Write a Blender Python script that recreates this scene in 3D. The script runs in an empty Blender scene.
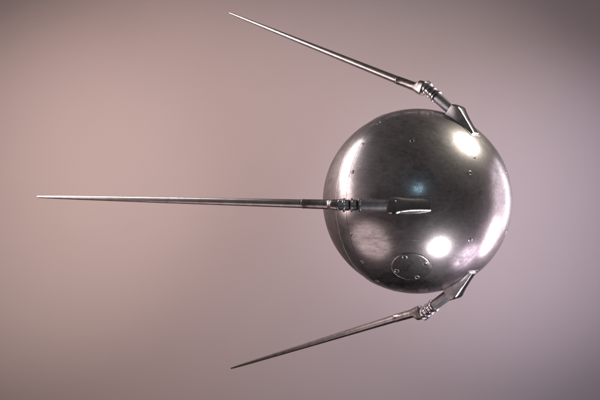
import bpy, bmesh, math, random
from mathutils import Vector, Matrix
random.seed(7)
S = bpy.context.scene
COL = S.collection
R = 0.29                                   # radius of the ball in metres
CEN = Vector((0, 0, 1.5))                  # its centre

# ---------------------------------------------------------------- camera fit
# camera-space solution (x right, y up, z towards the viewer, unit = ball radius)
F = 483.0
C0 = Vector((1.24588, -0.01248, -5.31024))
def W(v): return Vector((v[0], -v[2], v[1]))      # camera axes -> world axes
CAM = CEN - W(C0) * R
n = W((0.61342, -0.03244, 0.78909)).normalized()  # nose axis
u = (Vector((0, 0, 1)) - n * n.z).normalized()
v = W(Vector((0.61342, -0.03244, 0.78909)).cross(Vector((0.61342 * 0.03244, 1 - 0.03244 ** 2, 0.78909 * 0.03244)).normalized())).normalized()
v = (v - n * v.dot(n)).normalized()
PSI = -0.0234
# body frame: X = direction of azimuth 0, Y = azimuth 90, Z = nose
e1 = v * math.cos(PSI) + u * math.sin(PSI)
e2 = -v * math.sin(PSI) + u * math.cos(PSI)
BODY = Matrix((e1, e2, n)).transposed().to_4x4()

# ---------------------------------------------------------------- materials
def nodes(name):
    m = bpy.data.materials.new(name); m.use_nodes = True
    nt = m.node_tree; nt.nodes.clear()
    out = nt.nodes.new('ShaderNodeOutputMaterial')
    p = nt.nodes.new('ShaderNodeBsdfPrincipled')
    nt.links.new(p.outputs[0], out.inputs[0])
    return m, nt, p, out
def ramp(nt, src, stops):
    r = nt.nodes.new('ShaderNodeValToRGB'); nt.links.new(src, r.inputs[0])
    el = r.color_ramp.elements
    while len(el) < len(stops): el.new(0.5)
    for e, (p, c) in zip(el, stops):
        e.position = p; e.color = (*c, 1) if hasattr(c, '__len__') else (c, c, c, 1)
    return r.outputs[0]
def noise(nt, vec, scale, detail=6, rough=0.6, dist=0.0):
    t = nt.nodes.new('ShaderNodeTexNoise'); nt.links.new(vec, t.inputs['Vector'])
    t.inputs['Scale'].default_value = scale; t.inputs['Detail'].default_value = detail
    t.inputs['Roughness'].default_value = rough; t.inputs['Distortion'].default_value = dist
    return t.outputs[0]
def mapping(nt, vec, scale, rot=(0, 0, 0)):
    mp = nt.nodes.new('ShaderNodeMapping'); nt.links.new(vec, mp.inputs[0])
    mp.inputs['Scale'].default_value = scale; mp.inputs['Rotation'].default_value = rot
    return mp.outputs[0]
def mixc(nt, a, b, fac, mode='MIX'):
    m = nt.nodes.new('ShaderNodeMix'); m.data_type = 'RGBA'; m.blend_type = mode
    for sock, val in ((m.inputs[0], fac), (m.inputs[6], a), (m.inputs[7], b)):
        if hasattr(val, 'links'): nt.links.new(val, sock)
        elif hasattr(val, '__len__'): sock.default_value = (*val, 1)
        else: sock.default_value = val
    return m.outputs[2]
def math_(nt, op, a, b=0.0):
    m = nt.nodes.new('ShaderNodeMath'); m.operation = op
    for sock, val in ((m.inputs[0], a), (m.inputs[1], b)):
        if hasattr(val, 'links'): nt.links.new(val, sock)
        else: sock.default_value = val
    return m.outputs[0]

def steel(name, light, dark, r0, r1, scale=1.0, streak=0.35, bump=0.02, stain=0.6, wide=0.0, grime=False):
    """worn polished metal: cloudy smudges, fine streaks, dark blotches, uneven gloss"""
    m, nt, p, out = nodes(name)
    tc = nt.nodes.new('ShaderNodeTexCoord').outputs['Object']
    big = noise(nt, tc, 7 * scale, 8, 0.62, 0.6)
    col = mixc(nt, dark, light, ramp(nt, big, [(0.36, 0.0), (0.66, 1.0)]))
    st = noise(nt, mapping(nt, tc, (60 * scale, 60 * scale, 9 * scale), (0.35, 0.2, 0)), 2.0, 5, 0.7)
    col = mixc(nt, col, ramp(nt, st, [(0.3, 0.35), (0.62, 1.0)]), streak, 'MULTIPLY')
    bl = noise(nt, mapping(nt, tc, (1, 1, 0.6)), 22 * scale, 10, 0.75, 0.4)
    col = mixc(nt, col, ramp(nt, bl, [(0.36, 0.22), (0.5, 1.0)]), stain, 'MULTIPLY')
    fine = noise(nt, tc, 190 * scale, 4, 0.6)
    col = mixc(nt, col, ramp(nt, fine, [(0.3, 0.78), (0.6, 1.0)]), 0.5, 'MULTIPLY')
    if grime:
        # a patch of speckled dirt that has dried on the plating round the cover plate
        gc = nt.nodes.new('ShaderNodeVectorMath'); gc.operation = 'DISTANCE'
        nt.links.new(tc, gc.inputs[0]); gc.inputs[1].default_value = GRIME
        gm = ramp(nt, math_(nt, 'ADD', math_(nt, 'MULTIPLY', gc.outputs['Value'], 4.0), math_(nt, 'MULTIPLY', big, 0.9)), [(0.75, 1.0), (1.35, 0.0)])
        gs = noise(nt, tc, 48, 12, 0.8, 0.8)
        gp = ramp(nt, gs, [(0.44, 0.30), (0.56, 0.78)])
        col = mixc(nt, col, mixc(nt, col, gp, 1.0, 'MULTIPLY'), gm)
    nt.links.new(col, p.inputs['Base Color'])
    p.inputs['Metallic'].default_value = 1.0
    rr = ramp(nt, math_(nt, 'ADD', math_(nt, 'MULTIPLY', bl, 0.5), math_(nt, 'MULTIPLY', st, 0.5)),
              [(0.35, r1), (0.6, r0)])
    nt.links.new(rr, p.inputs['Roughness'])
    s1 = noise(nt, mapping(nt, tc, (9 * scale, 420 * scale, 30 * scale), (0.5, 0.3, 0.9)), 1.0, 3, 0.6)
    s2 = noise(nt, mapping(nt, tc, (380 * scale, 25 * scale, 8 * scale), (-0.4, 0.7, 0.2)), 1.0, 3, 0.6)
    scr = math_(nt, 'ADD', ramp(nt, s1, [(0.66, 0.0), (0.74, 1.0)]), ramp(nt, s2, [(0.66, 0.0), (0.74, 1.0)]))
    rr = math_(nt, 'ADD', rr, math_(nt, 'MULTIPLY', scr, 0.12)); nt.links.new(rr, p.inputs['Roughness'])
    b = nt.nodes.new('ShaderNodeBump'); b.inputs['Strength'].default_value = bump
    b.inputs['Distance'].default_value = 0.002
    nt.links.new(math_(nt, 'SUBTRACT', math_(nt, 'ADD', st, fine), math_(nt, 'MULTIPLY', scr, 0.8)), b.inputs['Height'])
    nt.links.new(b.outputs[0], p.inputs['Normal'])
    if wide:
        # a second, broader gloss lobe from fine scuffing
        p2 = nt.nodes.new('ShaderNodeBsdfPrincipled')
        nt.links.new(col, p2.inputs['Base Color']); p2.inputs['Metallic'].default_value = 1.0
        p2.inputs['Roughness'].default_value = 0.44; nt.links.new(b.outputs[0], p2.inputs['Normal'])
        mx = nt.nodes.new('ShaderNodeMixShader'); mx.inputs[0].default_value = wide
        nt.links.new(p.outputs[0], mx.inputs[1]); nt.links.new(p2.outputs[0], mx.inputs[2])
        nt.links.new(mx.outputs[0], out.inputs[0])
    return m

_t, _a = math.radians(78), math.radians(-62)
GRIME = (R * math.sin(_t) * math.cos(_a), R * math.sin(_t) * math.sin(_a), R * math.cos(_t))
M = {}
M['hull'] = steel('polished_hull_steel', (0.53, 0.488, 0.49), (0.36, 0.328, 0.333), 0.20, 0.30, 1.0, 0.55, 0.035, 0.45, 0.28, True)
M['cover'] = steel('cover_plate_steel', (0.48, 0.445, 0.45), (0.29, 0.265, 0.27), 0.21, 0.34, 1.4, 0.6, 0.04, 0.8, 0.25)
M['rear'] = steel('dull_rear_steel', (0.27, 0.235, 0.228), (0.19, 0.163, 0.158), 0.46, 0.56, 1.2, 0.4, 0.05, 0.5)
M['band'] = steel('joint_band_steel', (0.62, 0.58, 0.56), (0.42, 0.38, 0.37), 0.22, 0.34, 1.2, 0.35, 0.03, 0.4, 0.35)
M['edge'] = steel('bright_worn_edge', (0.70, 0.66, 0.65), (0.45, 0.42, 0.41), 0.36, 0.5, 3, 0.2, 0.02, 0.3)
M['whip'] = steel('whip_steel', (0.44, 0.40, 0.395), (0.31, 0.28, 0.275), 0.27, 0.40, 3, 0.3, 0.02, 0.3)
M['fitting'] = steel('worn_fitting_steel', (0.48, 0.44, 0.43), (0.28, 0.25, 0.24), 0.24, 0.40, 4, 0.5, 0.10, 0.6)
M['strut'] = steel('dark_strut_metal', (0.42, 0.41, 0.44), (0.30, 0.29, 0.31), 0.45, 0.58, 4, 0.4, 0.05, 0.4)
M['bracket'] = steel('bracket_steel', (0.58, 0.56, 0.56), (0.40, 0.39, 0.39), 0.13, 0.22, 3, 0.3, 0.02, 0.4)
M['flank'] = steel('bracket_flank_steel', (0.60, 0.57, 0.59), (0.44, 0.41, 0.42), 0.42, 0.54, 3, 0.4, 0.05, 0.4)
M['ring'] = steel('polished_ring_steel', (0.72, 0.69, 0.70), (0.5, 0.47, 0.48), 0.22, 0.36, 4, 0.2, 0.02, 0.2)
def plain(name, c, rough, metal=0.0):
    m, nt, p, out = nodes(name)
    tc = nt.nodes.new('ShaderNodeTexCoord').outputs['Object']
    nz = noise(nt, tc, 160, 4)
    nt.links.new(mixc(nt, [x * 0.6 for x in c], c, ramp(nt, nz, [(0.35, 0.0), (0.6, 1.0)])), p.inputs['Base Color'])
    p.inputs['Roughness'].default_value = rough; p.inputs['Metallic'].default_value = metal
    return m
M['ring_shade'] = plain('ring_groove_shade', (0.012, 0.012, 0.013), 0.45)  # dark reflections between the insulator flanges, put into the colour
M['groove'] = plain('grimy_groove', (0.03, 0.027, 0.027), 0.5, 0.6)

# ---------------------------------------------------------------- mesh helpers
def obj(name, bm, mats, parent=None, smooth=True, mat=None):
    bmesh.ops.recalc_face_normals(bm, faces=bm.faces[:])
    me = bpy.data.meshes.new(name); bm.to_mesh(me); bm.free()
    for m_ in (mats if isinstance(mats, (list, tuple)) else [mats]): me.materials.append(m_)
    for p in me.polygons: p.use_smooth = smooth
    o = bpy.data.objects.new(name, me); COL.objects.link(o)
    if parent is not None: o.parent = parent
    if mat is not None: o.matrix_local = mat
    return o
def sharp(o, ang=35):
    me = o.data; bm = bmesh.new(); bm.from_mesh(me)
    for e in bm.edges:
        if len(e.link_faces) == 2 and e.calc_face_angle(0) > math.radians(ang): e.smooth = False
    bm.to_mesh(me); bm.free()
def revolve(bm, prof, segs, matidx=None, origin=Vector((0, 0, 0)), X=Vector((1, 0, 0)), Y=Vector((0, 1, 0)), Z=Vector((0, 0, 1))):
    """prof: list of (r, z); closes at the axis when r == 0"""
    rings = []
    for r, z in prof:
        if r < 1e-7: rings.append([bm.verts.new(origin + Z * z)])
        else: rings.append([bm.verts.new(origin + Z * z + (X * math.cos(2 * math.pi * k / segs) + Y * math.sin(2 * math.pi * k / segs)) * r) for k in range(segs)])
    for i in range(len(rings) - 1):
        a, b = rings[i], rings[i + 1]
        for k in range(segs):
            k2 = (k + 1) % segs
            if len(a) == 1 and len(b) == 1: continue
            if len(a) == 1: f = bm.faces.new((a[0], b[k], b[k2]))
            elif len(b) == 1: f = bm.faces.new((a[k], a[k2], b[0]))
            else: f = bm.faces.new((a[k], a[k2], b[k2], b[k]))
            if matidx: f.material_index = matidx[i]

# ---------------------------------------------------------------- the satellite
root = bpy.data.objects.new('satellite', None); COL.objects.link(root)
root.location = CEN - Vector((0, 0, R))
root.empty_display_size = 0.1
root['label'] = 'polished steel ball satellite with four long swept-back rod antennas, floating before a dusky pink backdrop'
root['category'] = 'satellite'
BM = Matrix.Translation((0, 0, R)) @ BODY          # body frame seen from the root

def arc(z0, z1, k, rad=1.0):
    """points of the ball between two heights on the nose axis (unit ball)"""
    t0, t1 = math.acos(z0), math.acos(z1)
    return [(math.sin(t0 + (t1 - t0) * i / k) * rad, math.cos(t0 + (t1 - t0) * i / k) * rad) for i in range(k + 1)]
def sc(prof): return [(r * R, z * R) for r, z in prof]
Z2, Z1 = -0.011, -0.178
SEG = 256
# front shell, with a hole for the access hatch left to the hatch's own rim groove
bm = bmesh.new()
front = arc(1.0, Z2 + 0.0022, 96)
front[0] = (0.0, 1.0)
lr, lz = front[-1]
prof = front + [(lr - 0.008, lz - 0.0006), (0.90, lz - 0.0006)]
revolve(bm, sc(prof), SEG)
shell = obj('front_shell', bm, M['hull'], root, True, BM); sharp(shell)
# joint band
bm = bmesh.new()
b = arc(Z2 - 0.0022, Z1 + 0.006, 14, 1.0)
prof = [(0.90, b[0][1]), (b[0][0] - 0.008, b[0][1])] + b + [(b[-1][0] + 0.0015, b[-1][1] - 0.002), (b[-1][0] + 0.001, b[-1][1] - 0.006), (b[-1][0] - 0.014, b[-1][1] - 0.007), (0.90, b[-1][1] - 0.007)]
mi = [0] * (len(prof) - 1)
mi[-4] = mi[-3] = 1
revolve(bm, sc(prof), SEG, mi)
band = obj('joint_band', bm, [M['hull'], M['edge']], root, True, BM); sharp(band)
# rear shell, set a hair lower than the band
bm = bmesh.new()
b = arc(Z1 - 0.006, -1.0, 80, 0.9935); b[-1] = (0.0, -0.9935)
prof = [(0.90, Z1 - 0.004), (b[0][0] - 0.003, b[0][1])] + b[1:]
revolve(bm, sc(prof), SEG)
rear = obj('rear_shell', bm, M['rear'], root, True, BM); sharp(rear)

# -- screws: rim, dark countersink, slotted head; local Z is the outward normal
def screw_mesh(r):
    bm = bmesh.new()
    prof = [(r * 1.28, -0.10 * r), (r * 1.22, 0.10 * r), (r * 1.05, 0.16 * r), (r * 0.93, 0.10 * r), (r * 0.84, -0.02 * r), (r * 0.74, -0.02 * r), (r * 0.66, 0.07 * r), (r * 0.4, 0.12 * r), (0, 0.13 * r)]
    revolve(bm, prof, 28, [0, 0, 0, 1, 1, 2, 2, 2])
    # slot across the head
    q = bmesh.ops.create_cube(bm, size=1.0, matrix=Matrix.Translation((0, 0, 0.1 * r)) @ Matrix.Diagonal((1.15 * r, 0.2 * r, 0.12 * r, 1)))
    for f in {f for v_ in q['verts'] for f in v_.link_faces}: f.material_index = 1
    me_bm = bm
    return me_bm
def on_ball(polar, az, rad=1.0, spin=0.0):
    """placement matrix in the body frame (polar and azimuth in degrees)"""
    t, a = math.radians(polar), math.radians(az)
    N = Vector((math.sin(t) * math.cos(a), math.sin(t) * math.sin(a), math.cos(t)))
    T = Vector((math.cos(t) * math.cos(a), math.cos(t) * math.sin(a), -math.sin(t)))
    B = N.cross(T)
    return Matrix.Translation(N * R * rad) @ Matrix((T, B, N)).transposed().to_4x4() @ Matrix.Rotation(spin, 4, 'Z')
rim = M['edge']
screw0 = obj('screw', screw_mesh(0.0168 * R), [rim, M['groove'], M['fitting']], shell, True, on_ball(88.8, 18, 1.0005, 0.4)); sharp(screw0)
def put_screw(polar, az, parent, rad=1.0005, base=screw0):
    o = base.copy(); COL.objects.link(o); o.parent = parent
    o.matrix_local = on_ball(polar, az, rad, random.uniform(0, 3.1)); return o
for k in range(20):
    if k != 1: put_screw(88.8, 18 * k, shell, 0.9996)
for k in range(4):
    put_screw(25.8, 45 + 90 * k - 2, shell)
put_screw(29.0, 64.6, shell, 1.0002).scale = (.6, .6, .6)
for az in (43.0, 137.0, 223.0): put_screw(60.6, az, shell)

# -- access hatch: a round cover lying in a scribed groove
HP, HA, HR = 60.6, -43.5, math.radians(10.8)
bm = bmesh.new()
K = 12
def cap(t, rad): return (math.sin(t) * rad * R, math.cos(t) * rad * R)
prof = [(0, 1.0012 * R)] + [cap(HR * 0.965 * i / K, 1.0012) for i in range(1, K + 1)] + \
       [cap(HR * 0.972, 1.0004), cap(HR * 0.976, 1.0001)] + [cap(HR * 0.984, 1.0008), cap(HR * 0.99, 1.0015), cap(HR * 0.997, 1.0015), cap(HR * 1.003, 1.0006), cap(HR * 1.006, 0.998)]
mi = [0] * K + [1, 1, 2, 2, 2, 2, 2]
hm = on_ball(HP, HA, 0.0)
revolve(bm, prof, 96, mi)
hatch = obj('access_hatch', bm, [M['cover'], M['groove'], M['fitting']], root, True, BM @ hm); sharp(hatch)
hatch['label'] = 'round screwed cover plate on the lower front of the ball'
hs = None
for k in range(4):
    a = math.radians(90 * k + 2)
    t = math.radians(8.3)
    mloc = Matrix.Rotation(a, 4, 'Z') @ Matrix.Rotation(t, 4, 'Y') @ Matrix.Translation((0, 0, 1.0018 * R)) @ Matrix.Rotation(random.uniform(0, 3), 4, 'Z')
    if hs is None:
        hs = obj('screw', screw_mesh(0.0195 * R), [rim, M['groove'], M['fitting']], hatch, True, mloc); sharp(hs)
    else:
        o = hs.copy(); COL.objects.link(o); o.parent = hatch; o.matrix_local = mloc

# ---------------------------------------------------------------- antennas
# local frame of an antenna: X = towards the nose, Z = radially out, Y = across; unit = ball radius
FOOT = (0.58, 0.815)
def L(a, y, h): return Vector(((a - FOOT[0]) * R, y * R, (h - FOOT[1]) * R))
E_ = Vector((0.466, 0.951)); S_ = Vector((0.2953, 1.0932)); J_ = Vector((0.119, 1.1951)); Cj = Vector((-0.2406, 1.3575))
sd = (E_ - S_).normalized()                       # strut direction (towards the ball)
def frame2(d):                                    # axes of a tube lying in the profile plane
    Z = Vector((d.x, 0, d.y)); X = Vector((-d.y, 0, d.x)) * (1 if d.x > 0 else -1); return X, Vector((0, 1, 0)), Z

def whip_mesh(T):
    d = (Cj - T).normalized(); Ln = (Cj - T).length
    X, Y, Z = frame2(d)
    bm = bmesh.new()
    prof = [(0, -0.004), (0.010, -0.001), (0.0140, 0.004)]
    N_ = 24
    for i in range(1, N_):
        t = i / N_; prof.append((0.0145 + (0.0425 - 0.0145) * t ** 0.6, 0.006 + (Ln - 0.012) * t))
    prof += [(0.0425, Ln - 0.004), (0.0405, Ln - 0.003), (0.0405, Ln + 0.02), (0, Ln + 0.02)]
    o = L(T.x, 0, T.y)
    revolve(bm, [(r * R, z * R) for r, z in prof], 40, None, o, X, Y, Z)
    return bm
def fitting_mesh():
    """sleeve at the whip's root that flares into a hooked clevis"""
    d = (J_ - Cj).normalized(); Ln = (J_ - Cj).length
    X, Y, Z = frame2(d)
    bm = bmesh.new()
    # stations: distance along, reach outward, reach inward, half width
    st = [(0.0, .0405, .0405, .0405), (0.0005, .0445, .0445, .0445), (0.006, .0460, .0460, .0460), (0.016, .0460, .0460, .0460), (0.018, .0445, .0445, .0445), (0.11, .0455, .0455, .0455),
          (Ln - .135, .0465, .0470, .0465), (Ln - .118, .0475, .0490, .0475), (Ln - .108, .0510, .0500, .0485), (Ln - .098, .058, .0515, .0490), (Ln - .084, .073, .053, .0500), (Ln - .074, .082, .0545, .0505),
          (Ln - .068, .0850, .0555, .0510), (Ln - .060, .0860, .0565, .0515), (Ln - .010, .0885, .060, .0530), (Ln - .004, .0880, .0600, .0545), (Ln + .004, .086, .059, .0545), (Ln + .008, .078, .055, .051)]
    rings = []; SG = 40
    for s, up, lo, w in st:
        ring = []
        sq = min(1, max(0, (s - (Ln - .13)) / .09))     # rounder sleeve turning squarer at the flare
        for k in range(SG):
            t = 2 * math.pi * k / SG; c_, s_ = math.cos(t), math.sin(t)
            e = 1 - 0.38 * sq
            cx = math.copysign(abs(c_) ** e, c_); cy = math.copysign(abs(s_) ** e, s_)
            ring.append(bm.verts.new(L(Cj.x, 0, Cj.y) + (Z * s + X * (cx * (up if cx > 0 else lo)) + Y * (cy * w)) * R))
        rings.append(ring)
    for a, b in zip(rings, rings[1:]):
        for k in range(SG): bm.faces.new((a[k], a[(k + 1) % SG], b[(k + 1) % SG], b[k]))
    bm.faces.new(rings[0]); bm.faces.new(rings[-1])
    return bm
def hook_mesh():
    """curved tab reaching from the flare over the first insulator ring"""
    bm = bmesh.new()
    c = S_ - sd * 0.1; X, Y, Z = frame2(sd)
    base = L(c.x, 0, c.y)
    rows = []
    NS, NA = 6, 10
    for layer, rr in ((0, 0.0685), (1, 0.0745)):
        g = []
        for i in range(NS + 1):
            t = -0.108 + 0.070 * i / NS
            wa = math.radians(21) * (1 if i < 4 else (1, 0.82, 0.55)[i - 4])
            r_ = rr - (0.004 if i == NS and layer else 0)
            g.append([bm.verts.new(base + (Z * t + X * math.cos(wa * (2 * k / NA - 1)) * r_ + Y * math.sin(wa * (2 * k / NA - 1)) * r_) * R) for k in range(NA + 1)])
        rows.append(g)
    lo, hi = rows
    for g in rows:
        for i in range(NS):
            for k in range(NA): bm.faces.new((g[i][k], g[i][k + 1], g[i + 1][k + 1], g[i + 1][k]))
    for i in range(NS):
        for k in (0, NA): bm.faces.new((lo[i][k], hi[i][k], hi[i + 1][k], lo[i + 1][k]))
    for k in range(NA):
        for i in (0, NS): bm.faces.new((lo[i][k], hi[i][k], hi[i][k + 1], lo[i][k + 1]))
    return bm
def insulator_mesh():
    X, Y, Z = frame2(sd)
    c = S_ - sd * 0.185
    bm = bmesh.new()
    # flanges at three stations, bright necks, grooves coloured black for the dark they mirror
    prof = [(0, -.02), (.046, -.02), (.046, .012), (.062, .013), (.066, .017), (.066, .028), (.062, .032),
            (.052, .034), (.052, .070), (.043, .071), (.043, .086), (.060, .087), (.064, .090), (.064, .098), (.060, .101),
            (.052, .103), (.052, .138), (.043, .139), (.043, .158), (.061, .159), (.066, .162), (.066, .178), (.062, .182), (.053, .184), (0, .184)]
    mi = [0] * (len(prof) - 1)
    for i in (8, 9, 10, 16, 17, 18): mi[i] = 1
    revolve(bm, [(r * R, z * R) for r, z in prof], 48, mi, L(c.x, 0, c.y), X, Y, Z)
    return bm
def strut_mesh():
    X, Y, Z = frame2(sd)
    bm = bmesh.new()
    ln = (E_ - S_).length + 0.05
    prof = [(0, -.004), (.049, -.004), (.0515, 0), (.0525, .01), (.0535, ln), (0, ln)]
    revolve(bm, [(r * R, z * R) for r, z in prof], 48, None, L(S_.x, 0, S_.y), X, Y, Z)
    return bm
def bracket_mesh():
    """wedge-shaped saddle: narrow waisted ridge from the strut down to a toe on the ball"""
    bm = bmesh.new()
    # ridge stations: (a, h, half width)
    up = E_ + sd * 0.022 + Vector((-sd.y, sd.x)) * 0.057
    P = [(up.x, up.y, .072), (up.x + .022, up.y - .012, .075), (.563, .960, .074), (.582, .944, .069), (.597, .918, .062), (.624, .871, .054), (.655, .820, .0490),
         (.693, .760, .0470), (.722, .714, .0480), (.743, .682, .051)]
    a0, a1 = math.radians(63.6), math.radians(42.0)
    N_ = len(P); SUB = 4
    grid = []
    for i, (a, h, w) in enumerate(P):
        t = i / (N_ - 1); t2 = t ** 0.8
        an = a0 + (a1 - a0) * t2
        fa, fh = math.cos(an) * 0.992, math.sin(an) * 0.992
        wf = .073 + (.083 - .073) * t ** 0.8
        row = []
        # left foot .. up the flank .. across the crowned ridge .. down the right flank
        for s in (-1, 1):
            fl = []
            for j in range(SUB + 1):
                q = j / SUB                       # 0 at foot, 1 at ridge edge
                ww = wf + (w - wf) * (1 - (1 - q) ** 2.2)
                fl.append((fa + (a - fa) * q, s * ww, fh + (h - fh) * q))
            row.append(fl)
        # crown of the ridge
        nx, nz = (math.cos(math.radians(40)), math.sin(math.radians(40))) if i > 2 else (0.45, 0.9)
        crown = [(a + nx * cr, w * y, h + nz * cr) for y, cr in ((-.975, .004), (-.91, .0085), (-.5, .0110), (0, .0118), (.5, .0110), (.91, .0085), (.975, .004))]
        pts = row[0] + crown + row[1][::-1]
        grid.append([bm.verts.new(L(*p)) for p in pts])
    for g, h_ in zip(grid, grid[1:]):
        for k in range(len(g) - 1):
            f = bm.faces.new((g[k], g[k + 1], h_[k + 1], h_[k]))
            if k < SUB or k >= len(g) - 1 - SUB: f.material_index = 1
        bm.faces.new((g[-1], g[0], h_[0], h_[-1]))
    bm.faces.new(grid[0]); bm.faces.new(grid[-1])
    return bm
def foot_mesh():
    """thin base plate following the ball under the bracket"""
    bm = bmesh.new()
    N_ = 16; rows = []
    for i in range(N_ + 1):
        an = math.radians(64.4 + (41.6 - 64.4) * i / N_)
        w = .077 + .011 * (i / N_)
        row = []
        for q in (-1, -.93, -.6, -.3, 0, .3, .6, .93, 1):
            y = w * q; rad = 0.999 if abs(q) == 1 else 1.0042
            rr = math.sqrt(max(rad * rad - y * y, 0))
            row.append(bm.verts.new(L(math.cos(an) * rr, y, math.sin(an) * rr)))
        rows.append(row)
    for a, b_ in zip(rows, rows[1:]):
        for k in range(len(a) - 1):
            f = bm.faces.new((a[k], a[k + 1], b_[k + 1], b_[k]))
            if k in (0, len(a) - 2): f.material_index = 1
    for row, s in ((rows[0], 1), (rows[-1], -1)):
        low = [bm.verts.new(v_.co - Vector((0, 0, 0.01 * R)) - Vector((0.005 * R * (s * -1), 0, 0))) for v_ in row]
        for k in range(len(row) - 1):
            f = bm.faces.new((row[k], row[k + 1], low[k + 1], low[k])); f.material_index = 1
    return bm

def ant_matrix(az):
    a = math.radians(az)
    rad = Vector((math.cos(a), math.sin(a), 0)); nose = Vector((0, 0, 1)); lat = rad.cross(nose)
    # columns: X=nose, Y=across, Z=radial (right handed)
    return Matrix.Translation((rad * FOOT[1] + nose * FOOT[0]) * R) @ Matrix((nose, lat, rad)).transposed().to_4x4()
T_A = Vector((-3.929, 3.034)); T_B = Vector((-4.022, 3.120))
ant0 = obj('antenna', whip_mesh(T_A), M['whip'], root, True, BM @ ant_matrix(0)); sharp(ant0)
kids = []
for nm, fn, mt, ang in (('sleeve_fitting', fitting_mesh, M['fitting'], 50), ('hook', hook_mesh, M['ring'], 35), ('insulator', insulator_mesh, [M['ring'], M['ring_shade']], 35),
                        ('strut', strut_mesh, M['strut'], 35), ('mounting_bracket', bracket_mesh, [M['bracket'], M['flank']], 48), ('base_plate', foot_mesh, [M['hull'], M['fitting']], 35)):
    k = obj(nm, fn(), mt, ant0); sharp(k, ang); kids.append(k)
whipB = None
for az in (90, -90, 180):
    a = ant0.copy()
    if az != 180:
        if whipB is None:
            tmp = obj('antenna', whip_mesh(T_B), M['whip']); sharp(tmp); whipB = tmp.data
            bpy.data.objects.remove(tmp)
        a.data = whipB
    COL.objects.link(a); a.parent = root; a.matrix_local = BM @ ant_matrix(az)
    for k in kids:
        c = k.copy(); COL.objects.link(c); c.parent = a

# ---------------------------------------------------------------- backdrop
m, nt, p, out = nodes('backdrop_paper')
tc = nt.nodes.new('ShaderNodeTexCoord').outputs['Object']
nz = noise(nt, tc, 0.6, 3)
nt.links.new(mixc(nt, (0.52, 0.425, 0.42), (0.55, 0.45, 0.445), nz), p.inputs['Base Color'])
p.inputs['Roughness'].default_value = 0.95
p.inputs['Specular IOR Level'].default_value = 0.1
bm = bmesh.new()
# gently curved sweep, 6 cm thick
NB = 64; BY = 8.0
cols = []
for i in range(NB + 1):
    x = -13 + 26 * i / NB
    y = BY - 3.2 * (abs(x) / 13) ** 3
    cols.append([bm.verts.new((x, y + dy, z)) for dy, z in ((0, -3.6), (0, 7.4), (.06, 7.4), (.06, -3.6))])
for a, b_ in zip(cols, cols[1:]):
    for k in range(4): bm.faces.new((a[k], a[(k + 1) % 4], b_[(k + 1) % 4], b_[k]))
bm.faces.new(cols[0]); bm.faces.new(cols[-1])
bd = obj('backdrop', bm, m); bd['kind'] = 'structure'
bd['label'] = 'dusky pink studio backdrop behind the satellite'
sharp(bd)

# ---------------------------------------------------------------- lights
def area(d, dist, sx, sy, power, col, shape='ELLIPSE', roll=0.0, target=CEN):
    la = bpy.data.lights.new('softbox', 'AREA'); la.shape = shape
    la.size = sx; la.size_y = sy; la.energy = power; la.color = col
    o = bpy.data.objects.new('softbox', la); COL.objects.link(o)
    D = Vector(d).normalized(); o.location = CEN + D * dist
    o.rotation_euler = ((target - o.location).to_track_quat('-Z', 'Y').to_matrix() @ Matrix.Rotation(roll, 3, 'Z')).to_euler()
    return o
def spot(loc, tgt, power, angle, col, blend=1.0, rad=0.3):  # unseen spots, added to give the backdrop its gradient and dark corners
    la = bpy.data.lights.new('backdrop_spot', 'SPOT'); la.energy = power; la.color = col
    la.spot_size = math.radians(angle); la.spot_blend = blend; la.shadow_soft_size = rad
    o = bpy.data.objects.new('backdrop_spot', la); COL.objects.link(o); o.location = loc
    o.rotation_euler = (Vector(tgt) - Vector(loc)).to_track_quat('-Z', 'Y').to_euler()
    return o
area((.68, -.01, .74), 3.0, .74, .74, 72, (1.0, .95, .80))                # warm key, upper right
area((.29, -.59, -.76), 3.0, .68, .68, 58, (1.0, .96, 1.0))               # cool round lamp, below the lens
area((-.79, .33, .47), 3.3, 0.72, 2.9, 66, (1.0, .90, .90), 'ELLIPSE', 0.6)  # upper left strip
area((-.96, .14, .06), 3.2, 1.0, 1.8, 20, (1.0, .80, .80))                # weak pink, left
area((.90, .13, -.41), 3.0, 0.75, 1.4, 40, (1.0, .86, .95), 'ELLIPSE', 0.5)    # right, low
area((.68, -.08, -.73), 3.0, 1.2, 1.2, 15, (.98, .82, 1.0))
area((.88, .47, .06), 3.6, .8, 2.4, 15, (1.0, .90, 1.0))                  # right rim strip
area((.96, .22, .0), 3.9, 2.6, 3.4, 40, (1.0, .86, .95))                  # broad dim lilac panel behind it
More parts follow.
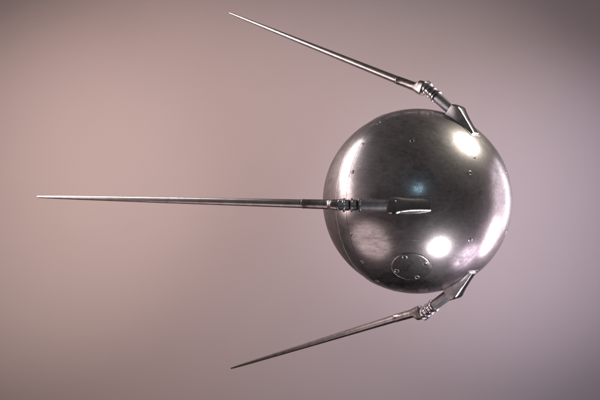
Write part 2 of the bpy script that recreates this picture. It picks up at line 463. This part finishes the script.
area((-.74, -.17, -.65), 3.0, 2.5, 2.1, 16, (1.0, .80, .80))              # soft pink, lower left
area((-.13, -.96, .24), 2.6, .14, .14, 1.6, (.45, .8, 1.0))                 # small bluish lamp by the lens
spot((1, 0, 5.4), (0, 8, 1.5), 473, 95, (.825, .915, 1.0))
spot((6, 0, 5.4), (4, 8, -0.5), 1193, 65, (.666, .721, 1.0))
spot((-4.5, 0, 5.4), (-6, 8, 0.5), 547, 65, (1.0, .85, .814))
spot((6, 0, 5.4), (1, 8, 1.5), 915, 65, (1.0, .815, .641))
spot((-4.5, 0, 5.4), (-2.5, 8, 1.5), 1396, 80, (1.0, .757, .662))
spot((4, 0, -2.4), (4, 8, 2.5), 761, 65, (.939, .875, 1.0))
spot((6, 0, -2.4), (1, 8, 0.5), 383, 65, (.518, .615, 1.0))
spot((-4.5, 0, -2.4), (-6, 8, 2.5), 540, 65, (1.0, .936, .803))

w = bpy.data.worlds.new('World'); S.world = w; w.use_nodes = True
bg = w.node_tree.nodes['Background']
# the unlit studio round the set: black floor below, dim ceiling above
wn = w.node_tree
wt = wn.nodes.new('ShaderNodeTexCoord'); sx = wn.nodes.new('ShaderNodeSeparateXYZ')
wn.links.new(wt.outputs['Generated'], sx.inputs[0])
wc = ramp(wn, math_(wn, 'ADD', math_(wn, 'MULTIPLY', sx.outputs[2], 0.5), 0.5),
          [(0.0, (.016, .014, .015)), (0.35, (.045, .039, .040)), (0.6, (.085, .076, .077)), (1.0, (.11, .10, .10))])
wn.links.new(wc, bg.inputs[0]); bg.inputs[1].default_value = 1.0

# ---------------------------------------------------------------- camera
cd = bpy.data.cameras.new('camera'); cam = bpy.data.objects.new('camera', cd); COL.objects.link(cam)
cam.location = CAM; cam.rotation_euler = (math.pi / 2, 0, 0)
cd.sensor_width = 36; cd.lens = 36 * F / 600.0; cd.clip_end = 200; cd.clip_start = 0.01
S.camera = cam
S.view_settings.view_transform = 'Standard'; S.view_settings.look = 'None'
S.view_settings.exposure = 0; S.view_settings.gamma = 1
S.render.engine = 'CYCLES'
